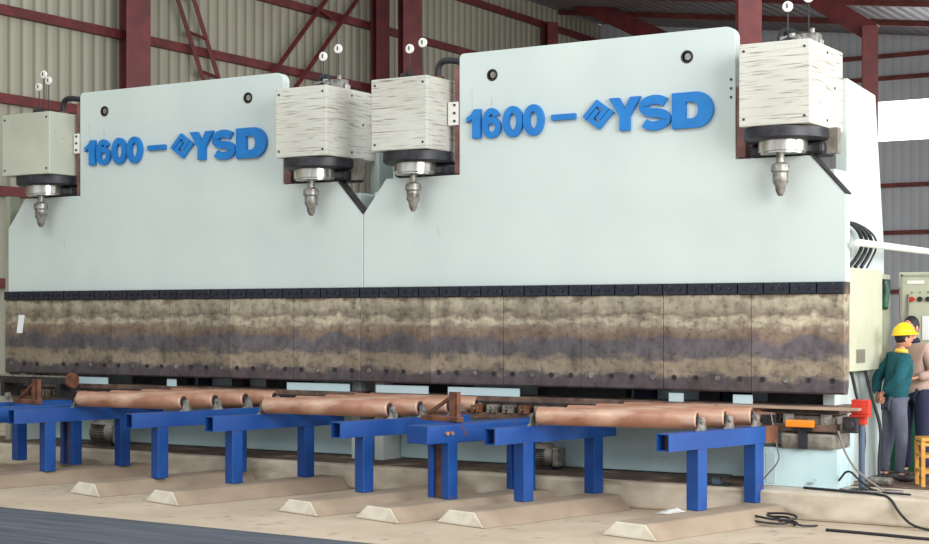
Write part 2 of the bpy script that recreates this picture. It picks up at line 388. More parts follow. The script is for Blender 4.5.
# ------------------------------------------------------------------ the presses
W = 6.42
def press(x_off, label, flip):
    root = thing('press_brake', label, 'press brake', (x_off, 0, 0), 0, 'tandem hydraulic press brakes')
    # ram plate with rounded tab and chamfered shoulders
    def rc(cx, cz, r, a0, a1): return arc(cx, cz, r, r, a0, a1, 6)
    out = [(.004, 2.25), (W - .004, 2.25), (W - .004, 3.2), (W - .40, 3.64), (5.17, 3.64)] + rc(5.14 - .12, 5.14 - .12, .12, 0, 90) + \
        rc(1.47 + .06, 5.14 - .06, .06, 90, 180) + [(1.47, 3.64), (.36, 3.64), (.004, 3.2)]
    out[4] = (5.14, 3.64)
    b = MB(); b.prism(out, lambda u, v, k: (u, k * .14, v)); ram = b.build('ram', 'paint', root, bevel=.008)
    for hx in (1.95, 4.55):
        b = MB(); b.lathe((hx, .001, 4.84), (0, -1, 0), [(.075, 0), (.075, .008), (.055, .008), (.055, .001)], 20); b.build('lifting_hole', 'dark', ram)
        b = MB(); b.cyl((hx + .012, -.003, 4.84), (hx + .012, -.010, 4.84), .04, 16); b.build('hole_lining', 'galv', ram)
    for (xa, za, xb, zb) in ((W - .4, 3.64, W - .004, 3.2),):
        b = MB(); d = Vector((xb - xa, 0, zb - za)); ang = math.atan2(-d.z, d.x); mx = Matrix.Translation((xa, 0, za)) @ Matrix.Rotation(ang, 4, 'Y')
        s = 1 if xb > xa else -1
        if s > 0: b.box(0, d.length, -.012, .15, .002, .02, mx)
        else: b.box(0, d.length, -.012, .15, -.03, -.002, mx)
        b.build('chamfer_edge_strip', 'dark', ram)
    lettering(ram, 0.0)
    # clamp strip
    nC = 21; cw = W / nC
    for i in range(nC):
        b = MB(); b.box(i * cw + .008, (i + 1) * cw - .008, -.085, .05, 2.125, 2.25)
        for q in (.3, .7):
            b.cyl((i * cw + cw * q, -.085, 2.19), (i * cw + cw * q, -.105, 2.19), .018, 8)
        b.build('clamp_plate', 'clamp', root)
    b = MB(); b.box(.004, W - .004, -.02, .14, 2.12, 2.25); b.build('clamp_rail', 'die', root)
    # worn blade segments
    nS = 6; bw = W / nS
    for i in range(nS):
        b = MB(); x0 = i * bw + .003; x1 = (i + 1) * bw - .003
        b.prism([(-.06, 2.12), (-.06, 1.05), (-.04, 1.03), (.06, 1.03), (.1, 1.12), (.1, 2.12)], lambda u, v, k: (x0 + k * (x1 - x0), u, v))
        sg = b.build('blade_segment', 'blade', root, bevel=.004)
        for k in range(4):
            b = MB(); xx = x0 + bw * (k + .5) / 4
            b.lathe((xx, -.058, 1.18), (0, -1, 0), [(.03, 0), (.03, .012), (.016, .012), (.016, .006)], 10)
            b.build('bolt', 'galv' if (i + k) % 3 == 0 else 'black', sg)
        # side frames (C shaped), bed, rear plates
    prof = [(.22, .0), (2.02, .0), (2.02, 2.7), (1.68, 4.48), (.645, 4.55), (.645, 3.5), (.22, 3.5), (.22, 3.0), (.24, 2.6), (.24, 1.2), (.22, 1.1)]
    for xx in ((.02, .16), (W - .34, W - .20)):
        b = MB(); b.prism(prof, lambda u, v, k: (xx[0] + k * (xx[1] - xx[0]), u, v)); b.build('side_frame', 'paint', root, bevel=.01)
    b = MB(); b.box(.17, W - .17, .6, .8, .02, .64); bed = b.build('bed', 'bed_paint', root, bevel=.01)
    b = MB(); b.box(.17, W - .24, 1.2, 1.3, .0, 2.6); b.build('rear_plate', 'back', root)
    for x0, x1 in (((.2, 1.0), (1.30, 2.33), (4.32, 4.5), (5.11, 5.34)) if flip else ((1.40, 2.0), (3.12, 3.28), (5.2, 6.2))):
        b = MB(); b.box(x0, x1, .0, .02, .901, 1.0); b.build('pale_spacer_plate', 'back', root)
    b = MB(); b.box(.17, W - .24, .62, .68, .70, 1.3); b.build('throat_plate', 'back', root)
    b = MB(); b.box(.3, W - .3, .3, .8, 2.6, 3.5); b.build('tie_beam', 'paint', root)
    b = MB(); b.lathe((2.25 , .6, .33), (0, -1, 0), [(.07, 0), (.07, .01), (.05, .012), (.045, .0), (.02, .0), (.02, .015)], 16); b.build('bed_plug', 'galv', bed)
    # die holder row
    b = MB(); b.box(.1, W - .1, -.06, .62, .62, .70); dh = b.build('die_holder', 'die', root, bevel=.01)
    nb = 26
    for i in range(nb):
        xx = .3 + (W - .6) * (i + .5) / nb
        if xx > 5.3 and flip: continue
        b = MB(); b.box(xx - .075, xx + .075, -.07, .15, .70, .80); b.box(xx - .05, xx - .02, -.10, -.07, .705, .79); b.box(xx + .02, xx + .05, -.10, -.07, .705, .79)
        b.build('die_clamp', 'dieblock' if i % 3 else 'rust', dh)
        b = MB(); b.cyl((xx, -.07, .75), (xx, -.12, .75), .014, 8); b.build('clamp_screw', 'galv', dh)
    b = MB(); b.box(.1, W - .1, .0, .55, .80, .90); ld = b.build('lower_die', 'die', root, bevel=.01)
    b = MB(); b.box(.1, W - .1, -.02, .0, .82, .84); b.build('die_edge', 'dark', ld)
    # back gauge blocks seen through the gap
    gaps = ((.2, 1.28, 'dark'), (2.34, 3.55, 'dark'), (3.66, 3.9, 'navy'), (4.5, 4.76, 'dark'), (4.80, 4.92, 'navy'), (4.95, 5.1, 'navy'), (5.35, 6.1, 'dark')) if flip else \
        ((.2, 1.38, 'galv'), (2.06, 3.1, 'dark'), (3.3, 3.42, 'navy'), (3.9, 4.1, 'dark'), (4.5, 5.2, 'dark'))
    for (x0, x1, m_) in gaps:
        b = MB(); b.box(x0, x1, .45, .60, .80, 1.16); b.build('back_gauge_block', m_, root)
        # cylinder housings
    def cyl_unit(x0, x1, y1, side, worn):
        cxm = (x0 + x1) / 2 - (.02 if side > 0 else -.03)
        b = MB(); b.box(x0, x1, -.45, y1, 3.94, 4.84); h = b.build('cylinder_housing', 'housing' if worn else 'housing_clean', root, bevel=.012)
        for px_ in (x0 + .06, x1 - .06):
            for pz in (4.02, 4.76):
                b = MB(); b.cyl((px_, -.45, pz), (px_, -.46, pz), .014, 8); b.build('screw', 'dark', h)
        if side > 0:
            b = MB()
            for (yy, zz) in ((.1, 4.02), (.1, 4.76), (.35, 4.4)): b.cyl((x1, yy, zz), (x1 + .01, yy, zz), .014, 8)
            b.build('side_screws', 'dark', h)
        cy = -.02
        b = MB(); b.lathe((cxm, cy, 3.94), (0, 0, -1), [(.42, 0), (.465, .01), (.465, .12), (.43, .145)], 40); smooth_auto(b.build('flange', 'black', h))
        b = MB(); b.box(cxm - (.44 if side > 0 else .40), cxm + .42, -.02, .42, 3.645, 3.79); b.build('flange_body', 'black', h, bevel=.04)
        b = MB(); b.lathe((cxm, cy - .1, 3.80), (0, 0, -1), [(.27, 0), (.27, .12), (.25, .13), (.25, .145)], 32); smooth_auto(b.build('piston', 'steel', h))
        ex = cxm + (.0 if side > 0 else .02)
        b = MB(); b.lathe((ex, -.2, 3.66), (0, 0, -1), [(.045, 0), (.045, .1), (.10, .13), (.105, .2), (.085, .22), (.085, .32), (.06, .36), (.05, .42), (.025, .47)], 16)
        smooth_auto(b.build('coupling_nut', 'galv', h))
        # fittings on top
        tz = 4.84
        vx = x0 + .2 if side < 0 else x0 + .38
        b = MB(); b.box(vx - .05, vx + .2, .0, .22, tz, tz + .09); b.box(vx - .1, vx, .05, .18, tz, tz + .14)
        b.cyl((vx + .3, .1, tz), (vx + .3, .1, tz + .07), .09, 14); b.cyl((vx + .05, .05, tz + .09), (vx + .05, .05, tz + .16), .04, 10)
        b.build('valve_block', 'galv' if side > 0 else 'dark', h, bevel=.008)
        b = MB()
        if side < 0: pts = [(vx + .42, .15, tz), (vx + .42, .15, tz + .25), (vx + .62, .15, tz + .27), (1.62, .22, tz + .16)]
        else:
            pts = [(x0 + .26, .15, tz), (x0 + .26, .15, tz + .2), (x0 + .36, .17, tz + .22), (x0 + .5, .2, tz + .10)]
            c2 = MB(); c2.box(x1 - .32, x1 - .06, -.05, .12, tz, tz + .13); c2.cyl((x1 - .26, -.05, tz + .08), (x1 - .26, -.08, tz + .08), .03, 10); c2.cyl((x1 - .14, .02, tz + .13), (x1 - .14, .02, tz + .19), .03, 10)
            c2.build('valve_manifold', 'galv', h, bevel=.006)
            c2 = MB()
            for q in range(4): c2.cyl((x0 + .3 + q * .07, -.05, tz + .03 + .03 * (q % 2)), (x0 + .42 + q * .06, .12, tz + .14 - .02 * q), .028, 8)
            c2.build('hose_fittings', 'black', h)
        b.tube(pts, .042, 10, 2); b.build('hose_elbow', 'cable', h, smooth=True)
        b = MB(); b.cyl((pts[0][0], .15, tz), (pts[0][0], .15, tz + .07), .08, 14); b.build('hose_collar', 'rust', h)
        gx = [(vx - .02, .42), (vx + .22, .50)] if side > 0 else ([(vx - .02, .42), (vx + .18, .50), (vx + .08, .60)] if not flip else [(vx + .02, .40), (vx + .22, .46)])
        for gxx, gh in gx:
            b = MB(); b.cyl((gxx, .1, tz), (gxx, .1, tz + gh), .008, 6); st = b.build('gauge_stem', 'dark', h)
            b = MB(); b.lathe((gxx, .115, tz + gh + .05), (0, -1, 0), [(.055, 0), (.06, .01), (.06, .03), (.05, .035)], 16); gd = b.build('pressure_gauge', 'white', h)
            b = MB(); b.box(gxx - .006, gxx + .006, .07, .08, tz + gh + .03, tz + gh + .08); b.build('needle', 'dark', gd)
        if side < 0:
            b = MB(); b.box(x1 - .02 + .04, 1.45, .0, .1, 4.26, 4.55); pl = b.build('bolted_plate', 'white', h, bevel=.005)
            for k in range(3):
                b = MB(); b.cyl((1.40, .0, 4.31 + k * .1), (1.40, -.015, 4.31 + k * .1), .016, 8); b.build('plate_bolt', 'dark', pl)
            b = MB(); b.box(1.39, 1.465, .02, .2, 3.66, 5.0); b.build('guide_pad', 'padrust', root)
            b = MB(); b.cyl((1.36, .3, 4.0), (1.36, .3, 4.84), .06, 10); b.build('oil_pipe', 'galv', root)
        else:
            b = MB(); b.box(5.145, 5.25, .02, .2, 3.66, 4.45); b.build('guide_pad', 'padrust', root)
            for k in range(3):
                b = MB(); b.cyl((5.09, .0, 4.34 + k * .1), (5.09, -.015, 4.34 + k * .1), .014, 8); b.build('tab_bolt', 'dark', ram)
            b = MB(); b.box(x1 - .1, x1 + .12, .1, .2, 3.66, 3.94); b.build('hanger_bracket', 'dieblock', h)
    cyl_unit(.44 if flip else .36, 1.28 if flip else 1.32, .30, -1, flip)
    cyl_unit(5.36, 6.17, .64, 1, True)
    return root
pr = press(.05, 'right hand pale press brake with blue 1600 lettering, beside the worker', True)
pl = press(-6.512, 'left hand pale press brake with blue 1600 lettering, white tag on its blade', False)
pl.scale.x = 1.022; pr.scale.x = .994
b = MB(); b.box(-6.68, -6.58, .1, .3, .0, 3.7); b.box(-6.69, -6.57, .08, .32, 2.2, 2.28); b.box(-6.69, -6.57, .08, .32, 1.0, 1.08)
tag(b.build('guide_post', 'cabinet_in'), 'thin grey green upright standing at the far left end of the presses', 'post')
b = MB(); b.prism([(-.07, 0), (.05, .0), (.10, .27), (-.02, .27)], lambda u, v, k: (u, -.004 * (1 - k), v)); 
t = b.build('paper_tag', 'paper', loc=(-6.19, -.062, 1.63)); tag(t, 'small white paper tag hanging on the left end of the worn blade', 'tag')

# right end panel, die end block and table plank
t = thing('bed_end_cover', 'pale blue cover box under the right end of the right press', 'machine cover', (5.48, 0, 0))
b = MB(); b.box(0, .86, 0, .55, .0, .43); b.build('panel', 'bed_paint', t, bevel=.012)
b = MB(); b.box(.04, .15, -.008, 0, .03, .36); b.build('door_strip', 'back', t)
t = thing('die_end_block', 'grey steel clamp block with an orange handle under the right end of the blade', 'clamp block', (5.7, 0, .43))
b = MB(); b.box(0, .62, -.06, .5, .0, .17); b.build('base_block', 'dieblock', t, bevel=.03)
b = MB(); b.box(.02, .6, .02, .5, .17, .36); b.build('upper_block', 'dieblock', t, bevel=.02)
b = MB(); b.box(.22, .32, -.09, -.06, .0, .22); b.box(.17, .37, -.10, -.06, .2, .24); b.build('bracket', 'black', t)
b = MB(); b.box(.1, .42, -.17, -.1, .24, .32); b.build('handle', 'orange', t, bevel=.015, label='orange handle')
for xx in (.03, .46):
    b = MB(); b.box(xx, xx + .12, -.04, .02, .26, .38); b.cyl((xx + .06, -.04, .32), (xx + .06, -.06, .32), .035, 10); b.build('lug', 'galv', t, bevel=.005)
for xx in (-.22, .7):
    b = MB(); b.box(xx, xx + .17, -.05, .12, .19, .36); b.cyl((xx + .085, -.05, .28), (xx + .085, -.09, .28), .05, 12); b.build('end_clamp', 'dark', t, bevel=.01)
t = tag(MB().build('x', 'dark'), 'x', 'x'); bpy.data.objects.remove(t)
b = MB(); b.box(5.0, 6.6, -.12, .06, .862, .892); tag(b.build('plank', 'plank', bevel=.004), 'thin dusty plank lying across the die end blocks at right', 'plank')
b = MB(); b.tube([(5.62, -.12, .82), (5.66, -.16, .7), (5.7, -.15, .45), (5.74, -.14, .3), (5.55, -.12, .1), (5.50, -.14, .02)], .009, 6, 2)
tag(b.build('thin_cable', 'cable_grey', smooth=True), 'thin grey cable hanging down the front of the pale cover box', 'cable')

# ------------------------------------------------------------------ concrete footings
SK = math.radians(-14.5)
def footing(x, y, label, wd=.55, L=None):
    L = (YC - y) / math.cos(SK) - .02 if L is None else L
    e = None
    b = MB(); h = wd / 2
    rings = []
    for (yy, z0, s) in ((0, 0, 1), (.05, .13, .0), (.09, .15, 0)): pass
    # trapezoid cross-section, sloping nose
    def sec(yy, top, wt):
        return [b.bm.verts.new(p) for p in ((-h, yy, 0), (h, yy, 0), (wt, yy + (.03 if yy < .1 else 0), top), (-wt, yy + (.03 if yy < .1 else 0), top))]
    r0 = sec(0, .155, h - .18); r1 = sec(L, .16, h - .18)
    b.loft([r0, r1])
    o = b.build('concrete_footing', 'footing', bevel=.02, loc=(x, y, -.3)); o.rotation_euler.z = SK
    # whitish bare front face
    m = o.data; m.materials.append(M['concrete_pale'])
    for p in m.polygons:
        if p.normal.y < -.5: p.material_index = 1
    return tag(o, label, 'footing', 'concrete footings under the roller stands')
foots = [(5.17, -2.68, 'rightmost concrete footing with pale front, beside the cable coil'),
 (3.25, -2.73, 'second concrete footing from the right, under the stand left of the long right roller'),
 (2.31, -2.89, 'third concrete footing from the right, under the blunt ended boxy stand'),
 (1.23, -2.86, 'fourth concrete footing from the right, small pale front face'),
 (-.70, -2.93, 'fifth concrete footing from the right, broad bare pale front'),
 (-2.12, -2.75, 'sixth concrete footing from the right, in front of the left roller table'),
 (-3.95, -2.95, 'seventh concrete footing from the right, front end cut by the left edge'),
 (-4.75, -2.3, 'leftmost low concrete footing, farthest back at the left edge')]
for x, y, l in foots: footing(x - .04, y, l, .74)

# ------------------------------------------------------------------ roller stands
def stand(xf, yf, front, back_leg, beam_end, label, kind='tube', brackets=(), tipbrown=False):
    """local frame: +Y along the beam, origin under front leg"""
    e = thing('roller_stand', label, 'support stand', (xf, yf, -.14), SK, 'blue roller table stands')
    bz0, bz1 = .64, .82
    h = .082 if kind == 'tube' else .13
    def leg(yy, nm='leg'):
        if kind == 'tube':
            b = MB(); b.box(-.078, .078, yy - .078, yy + .078, 0, bz0); return b.build('leg', 'beam_blue', e, bevel=.008)
        b = MB(); b.box(-.17, -.09, yy - .07, yy + .07, 0, bz0); b.box(.05, .17, yy - .07, yy + .07, 0, bz0)
        l = b.build('leg', 'beam_blue', e, bevel=.005)
        b = MB(); b.box(-.09, .05, yy - .02, yy + .05, 0, bz0); b.build('rusty_web', 'rust', l)
    leg(0)
    if back_leg: leg(back_leg)
    if kind == 'tube':
        b = MB(); t = .012
        b.box(-h, h, -front, beam_end, bz1 - t, bz1); b.box(-h, h, -front, beam_end, bz0, bz0 + t)
        b.box(-h, -h + t, -front, beam_end, bz0 + t, bz1 - t); b.box(h - t, h, -front, beam_end, bz0 + t, bz1 - t)
        bm_ = b.build('beam', 'beam_blue', e)
        b = MB(); b.box(-h + t, h - t, -front + .12, -front + .13, bz0 + t, bz1 - t); b.build('rusty_inside', 'rust', bm_)
    else:
        b = MB(); b.box(-.17, .17, -front, beam_end, bz0 - .02, bz1); bm_ = b.build('beam', 'beam_blue', e, bevel=.01)
        for q in (.0, .07):
            b = MB(); b.cyl((.17, -front + .28 + q, .73), (.20, -front + .28 + q, .73), .022, 10); b.build('brass_bolt', 'roller', bm_)
    if tipbrown:
        b = MB(); b.box(-h - .003, h + .003, beam_end - .22, beam_end, bz0 - .003, bz1 + .003); b.build('rusty_beam_tip', 'rust', bm_)
    for (bx, by) in brackets:
        b = MB(); b.prism([(by - .09, bz1), (by + .07, bz1), (by + .07, bz1 + .03), (by + .03, bz1 + .14), (by - .02, bz1 + .14), (by - .05, bz1 + .03)], lambda u, v, k: (bx - .014 + .028 * k, u, v))
        b.cyl((bx - .03, by, bz1 + .10), (bx + .03, by, bz1 + .10), .035, 10)
        b.build('bearing_bracket', 'galv', e)
    return e
def along(xf, yf, l, x=0):
    return (xf - math.sin(SK) * l + math.cos(SK) * x, yf + math.cos(SK) * l + math.sin(SK) * x)
RP = [-.02, .46, .94, 1.42]     # roller positions along beam, from front leg
def off(l, s): return [(s, p + l) for p in RP]
st = {}
st['A'] = (5.30, -1.41); st['B'] = (3.37, -1.66); st['C'] = (2.46, -1.88); st['D'] = (1.36, -1.83)
st['E'] = (-.54, -1.87); st['F'] = (-1.72, -1.89); st['G'] = (-3.58, -1.99); st['H'] = (-4.47, -2.77); st['I'] = (-5.39, -2.15)
stand(*st['A'], .56, 1.0, 1.32, 'rightmost blue roller stand with open square beam end and brown far tip', brackets=off(.12, -.02), tipbrown=True)
stand(*st['B'], .52, 1.15, 1.45, 'blue roller stand carrying the left end of the right long roller', brackets=off(.12, .05))
stand(*st['C'], .38, 1.25, 1.70, 'boxy blue stand with closed end and rusty web between its doubled legs', kind='box')
stand(*st['D'], .42, 1.25, 1.62, 'blue roller stand left of the boxy stand, carrying the middle roller table', brackets=off(.47, -.02))
stand(*st['E'], .36, 1.10, 1.66, 'blue roller stand under the left end of the middle long roller', brackets=off(.42, .05))
stand(*st['F'], .45, 1.20, 1.66, 'blue roller stand under the right end of the left long roller', brackets=off(.42, -.02))
stand(*st['G'], .52, 1.12, 1.72, 'blue roller stand at the left edge under the left end of the left long roller', brackets=off(.42, .05))
stand(*st['H'], .35, 1.70, 2.5, 'boxy blue stand with doubled legs and rusty web behind the left edge stand', kind='box')
stand(*st['I'], .4, 1.12, 1.9, 'blue stand farthest left, partly cut by the photo edge', brackets=[(-.02, .95), (-.02, 1.4)])

def roller(p, q, label, r=.10):
    p = Vector((p[0], p[1], .68 + r + .012)); q = Vector((q[0], q[1], .68 + r + .012)); L = (q - p).length
    e = thing('conveyor_roller', label, 'roller', p, math.atan2(q.y - p.y, q.x - p.x), 'steel rollers of the roller tables')
    b = MB(); b.lathe((0, 0, 0), (1, 0, 0), [(r - .012, .0), (r, .012), (r, L - .012), (r - .012, L)], 28); smooth_auto(b.build('tube', 'roller', e))
    for x, s in ((0, -1), (L, 1)):
        b = MB(); b.lathe((x, 0, 0), (s, 0, 0), [(r * .72, 0), (r * .72, .002), (.026, .002), (.026, .05)], 16); b.build('end_hub', 'dark', e)
names = ['front', 'second', 'third', 'rearmost']
for l, rr, ob, pos in (('B', 'A', (.12, .12), 'right'), ('E', 'D', (.42, .47), 'middle'), ('G', 'F', (.42, .42), 'left')):
    for k, rp in enumerate(RP):
        p = along(*st[l], rp + ob[0], .12 if l != 'E' else .1); q = along(*st[rr], rp + ob[1], -.07)
        roller(p, q, '%s brown steel roller of the %s roller table' % (names[k], pos))

# loose angle brackets
def upright(x, y, z, label, rz=SK):
    e = thing('angle_bracket', label, 'bracket', (x, y, z), rz)
    b = MB(); b.box(-.06, .05, -.01, .01, .0, .34); b.box(.04, .05, -.01, .07, 0, .34); b.build('upright_plate', 'rust', e)
    b = MB(); b.box(-.5, .12, -.05, .05, 0, .06); b.build('foot_bar', 'rust', e, bevel=.01)
    b = MB(); mx = Matrix.Translation((-.42, 0, .05)) @ Matrix.Rotation(math.radians(-28), 4, 'Y'); b.box(0, .45, -.012, .012, 0, .04, mx); b.build('gusset', 'rust', e)
x, y = along(*st['C'], .35, .0); upright(x - .16, y, .683, 'rusty upright angle bracket standing on the boxy blue beam')
x, y = along(*st['H'], 1.35, .0); upright(x - .25, y, .683, 'rusty upright angle bracket at the left end, on the far left boxy beam')
# support bars for left-most loose work piece
e = thing('steel_bar', 'long dark steel bar with round brown end under the left end of the blade', 'bar', (-6.1, -.35, .9))
b = MB(); b.box(-.3, 1.28, -.05, .05, .0, .1); b.build('bar_body', 'dark', e, bevel=.008)
b = MB(); b.cyl((1.28, -.02, .06), (1.34, -.02, .06), .11, 16); b.build('round_end', 'rust', e)
b = MB(); b.box(-.3, 1.28, -.055, .04, .1, .12); b.build('bright_edge', 'galv', e)
for xx in (-.15, 1.0):
    b = MB(); b.box(xx, xx + .08, -.04, .35, -.2, .0); b.build('bar_support', 'dark', e)

# motors below the beds
def motor(x, y, z, s, label):
    e = thing('small_motor', label, 'motor', (x, y, z))
    b = MB(); b.lathe((-.2 * s, 0, .17 * s), (1, 0, 0), [(.10 * s, 0), (.16 * s, .03), (.16 * s, .3 * s), (.11 * s, .36 * s), (.06 * s, .37 * s)], 20); smooth_auto(b.build('motor_body', 'dieblock', e))
    b = MB()
    for k in range(7):
        b.box(-.14 * s, .08 * s, -.172 * s, .172 * s, (.08 + .03 * k) * s, (.088 + .03 * k) * s)
    b.build('cooling_fins', 'dark', e)
    b = MB(); b.box(-.22 * s, .18 * s, -.13 * s, .13 * s, 0, .04 * s); b.build('mounting_foot', 'dark', e)
    b = MB(); b.box(.17 * s, .26 * s, -.1 * s, .1 * s, .04 * s, .28 * s); b.build('gearbox', 'galv', e, bevel=.01)
motor(-4.55, .1, .012, 1.15, 'rusty motor below the left end of the left press bed')
motor(2.55, .3, .012, .95, 'dark motor below the bed of the right press, behind a blue leg')
e = thing('steel_spool', 'small dark flanged steel spool on the slab edge behind the rightmost blue leg', 'spool', (5.05, -.28, 0))
b = MB(); b.box(-.16, .16, -.07, .07, .10, .125); b.build('top_flange', 'black', e)
b = MB(); b.box(-.04, .05, -.04, .04, .02, .10); b.build('web', 'post', e)
b = MB(); b.box(-.14, .16, -.07, .07, .0, .02); b.build('bottom_flange', 'black', e)

# rag on footing, coil of cable
b = MB(); bmesh.ops.create_grid(b.bm, x_segments=18, y_segments=12, size=1)
for v in b.bm.verts:
    r = 1 + .18 * math.sin(5 * math.atan2(v.co.y, v.co.x)); d = min(1, v.co.length)
    v.co = Vector((v.co.x * .17 * r, v.co.y * .09 * r, .015 + (1 - d) * .05 + .018 * math.sin(v.co.x * 9) * math.cos(v.co.y * 8) * (1 - d * .6)))
o = b.build('rag', 'cloth', loc=(4.72, -.66, -.3), smooth=True); s = o.modifiers.new('s', 'SOLIDIFY'); s.thickness = .01
tag(o, 'crumpled white rag on the floor beside the rightmost blue stand', 'rag')
b = MB()
pts = []
for k in range(60):
    a = k / 60 * 2 * math.pi * 2.4; r = .2 + .04 * math.sin(a * 1.7)
    pts.append((r * math.cos(a) * 1.25, r * math.sin(a) * .8, .016 + .10 * (k / 60) + .012 * math.sin(a * 2)))
pts += [(.34, -.10, .03), (.42, .0, .02), (.46, .1, .015)]
b.tube(pts, .012, 6, 1)
tag(b.build('cable_coil', 'cable', loc=(5.95, -.98, -.3), smooth=True), 'loose coil of dark cable lying on the floor right of the blue stands', 'cable')

# ------------------------------------------------------------------ right side equipment
e = thing('control_cabinet', 'tall pale cabinet on the side of the right press, hoses entering its top', 'cabinet', (6.28, .22, 1.27))
b = MB(); b.box(.0, .12, 0, 1.18, 0, 1.14); cb = b.build('cabinet_body', 'cabinet', e, bevel=.008)
b = MB(); b.box(.12, .126, .22, .52, .09, .24)
for k in range(5): b.box(.126, .132, .24, .50, .10 + k * .027, .112 + k * .027)
b.build('vent_grille', 'grille', cb)
b = MB(); b.box(.0, .05, 1.18, 1.72, .0, 1.10); b.build('cabinet_recess', 'cabinet_in', e)
b = MB(); b.tube([(.09, 1.30, 1.02), (.12, 1.34, .9), (.10, 1.32, .8), (.11, 1.28, .7)], .05, 8, 2); b.build('wire_bundle', 'green', e, smooth=True)
b = MB(); b.box(.05, .12, 1.25, 1.5, .92, 1.04); b.build('terminal_block', 'dark', e)
e = thing('switch_cabinet', 'wide pale cabinet with a row of round switches behind the helmeted worker', 'cabinet', (6.42, 1.98, 1.22))
b = MB(); b.box(0, 1.2, 0, .35, 0, 1.18); b.build('cabinet_body', 'cabinet', e, bevel=.01)
b = MB(); b.box(.03, .05, -.012, 0, .02, 1.16); b.box(.03, 1.18, -.012, 0, 1.13, 1.15); b.build('door_seam', 'cabinet_in', e)
b = MB(); b.box(.10, .30, -.01, 0, 1.04, 1.08); b.build('name_plate', 'white', e)
for k in range(6):
    b = MB(); b.cyl((.16 + k * .095, 0, .86), (.16 + k * .095, -.03, .86), .03, 12); kb = b.build('switch_knob', 'dark' if k % 3 else 'redbox', e)
    b = MB(); b.cyl((.16 + k * .095, 0, .94), (.16 + k * .095, -.012, .94), .012, 8); b.build('indicator', 'galv', e)
b = MB(); b.tube([(.02, -.02, 1.0), (.03, -.05, .6), (.09, -.06, .5), (.12, -.04, .62), (.12, -.02, .92)], .012, 6, 2); b.build('wire', 'cable_grey', e, smooth=True)
b = MB(); b.box(.28, .9, -.014, -.001, .38, .66); b.build('paper_chart', 'paper', e)
e = thing('green_cabinet', 'dark green low cabinet with a pale top behind the helmeted worker', 'cabinet', (6.2, 2.36, 0.006))
b = MB(); b.box(0, 1.3, 0, .6, 0, 1.08); b.build('cabinet_body', 'green', e, bevel=.01)
b = MB(); b.box(-.02, 1.32, -.03, .62, 1.08, 1.11); b.build('pale_top', 'white', e, bevel=.005)
b = MB(); b.box(.50, .52, -.006, 0, .05, 1.05); b.build('door_gap', 'dark', e)
# red box on post
e = thing('pedestal_switch', 'red switch box on a blue grey post right of the right press', 'switch', (6.30, .86, 0))
e.location = (6.585, .05, 0)
b = MB(); b.cyl((0, 0, 0.01), (0, 0, .80), .034, 14); b.build('post', 'post', e)
b = MB(); b.box(-.13, .13, -.12, .12, 0, .012); b.build('base_plate', 'dark', e)
b = MB(); b.box(-.10, .09, -.05, .05, .82, .98); b.build('switch_box', 'redbox', e, bevel=.008)
b = MB(); b.box(-.12, .08, -.07, .07, .79, .82); b.box(-.045, .05, -.045, .045, .71, .79); b.build('shelf', 'redbox', e, bevel=.005)
# white pipe
b = MB(); b.cyl((6.56, .0, 2.67), (6.56, 5.2, 2.67), .04, 16); b.box(6.275, 6.55, .5, .54, 2.65, 2.69); b.box(6.275, 6.55, 1.2, 1.24, 2.65, 2.69)
tag(b.build('white_pipe', 'pipe', smooth=False), 'horizontal white pipe running away beside the right press above the cabinets', 'pipe')
# hoses over cabinet
for k, lab in enumerate(['leftmost', 'second from left', 'third', 'rightmost, thinnest']):
    dy = k * .16
    b = MB(); b.tube([(6.275, .22, 2.90 - .01 * k), (6.36, .34 + dy * .6, 2.92), (6.40, .60 + dy * 1.1, 2.80), (6.40, .66 + dy * 1.1, 2.66), (6.37, .54 + dy * 1.1, 2.52), (6.34, .38 + dy * 1.3, 2.43)], .022 if k < 3 else .012, 8, 2)
    tag(b.build('hydraulic_hose', 'cable', smooth=True), 'black hose arching into the tall cabinet, %s of the bundle' % lab, 'hose', 'hoses entering the tall cabinet')
# cables down from cabinet
for k, (xa, xb) in enumerate(((.45, .45), (.95, 1.05))):
    b = MB(); b.tube([(6.34, xa, 1.27), (6.38, xa + .06, 1.0), (6.50, xb, .6), (6.48, xb - .04, .3), (6.5, xb - .1, .02), (6.6, xb - .3, .03), (6.6, xb - .6, .02)], .02, 8, 2)
    tag(b.build('power_cable', 'cable', smooth=True), 'black cable dropping from the tall cabinet to the slab, %s one' % ('left' if k == 0 else 'right thicker curving'), 'cable')
b = MB(); b.tube([(6.0, -.12, .015), (6.5, -.28, .02), (6.9, -.36, .02), (7.05, -.46, .0), (7.15, -.50, -.15), (7.35, -.62, -.28), (7.8, -.7, -.285), (8.6, -.75, -.285)], .014, 8, 2)
tag(b.build('floor_cable', 'cable', smooth=True), 'black cable dropping over the slab edge at lower right', 'cable')
b = MB(); b.tube([(6.6, -1.15, -.285), (7.2, -1.2, -.285), (7.7, -1.3, -.285), (8.3, -1.2, -.285), (9.2, -1.5, -.285)], .016, 8, 2)
tag(b.build('floor_cable', 'cable', smooth=True), 'long black cable on the lower floor at lower right', 'cable')
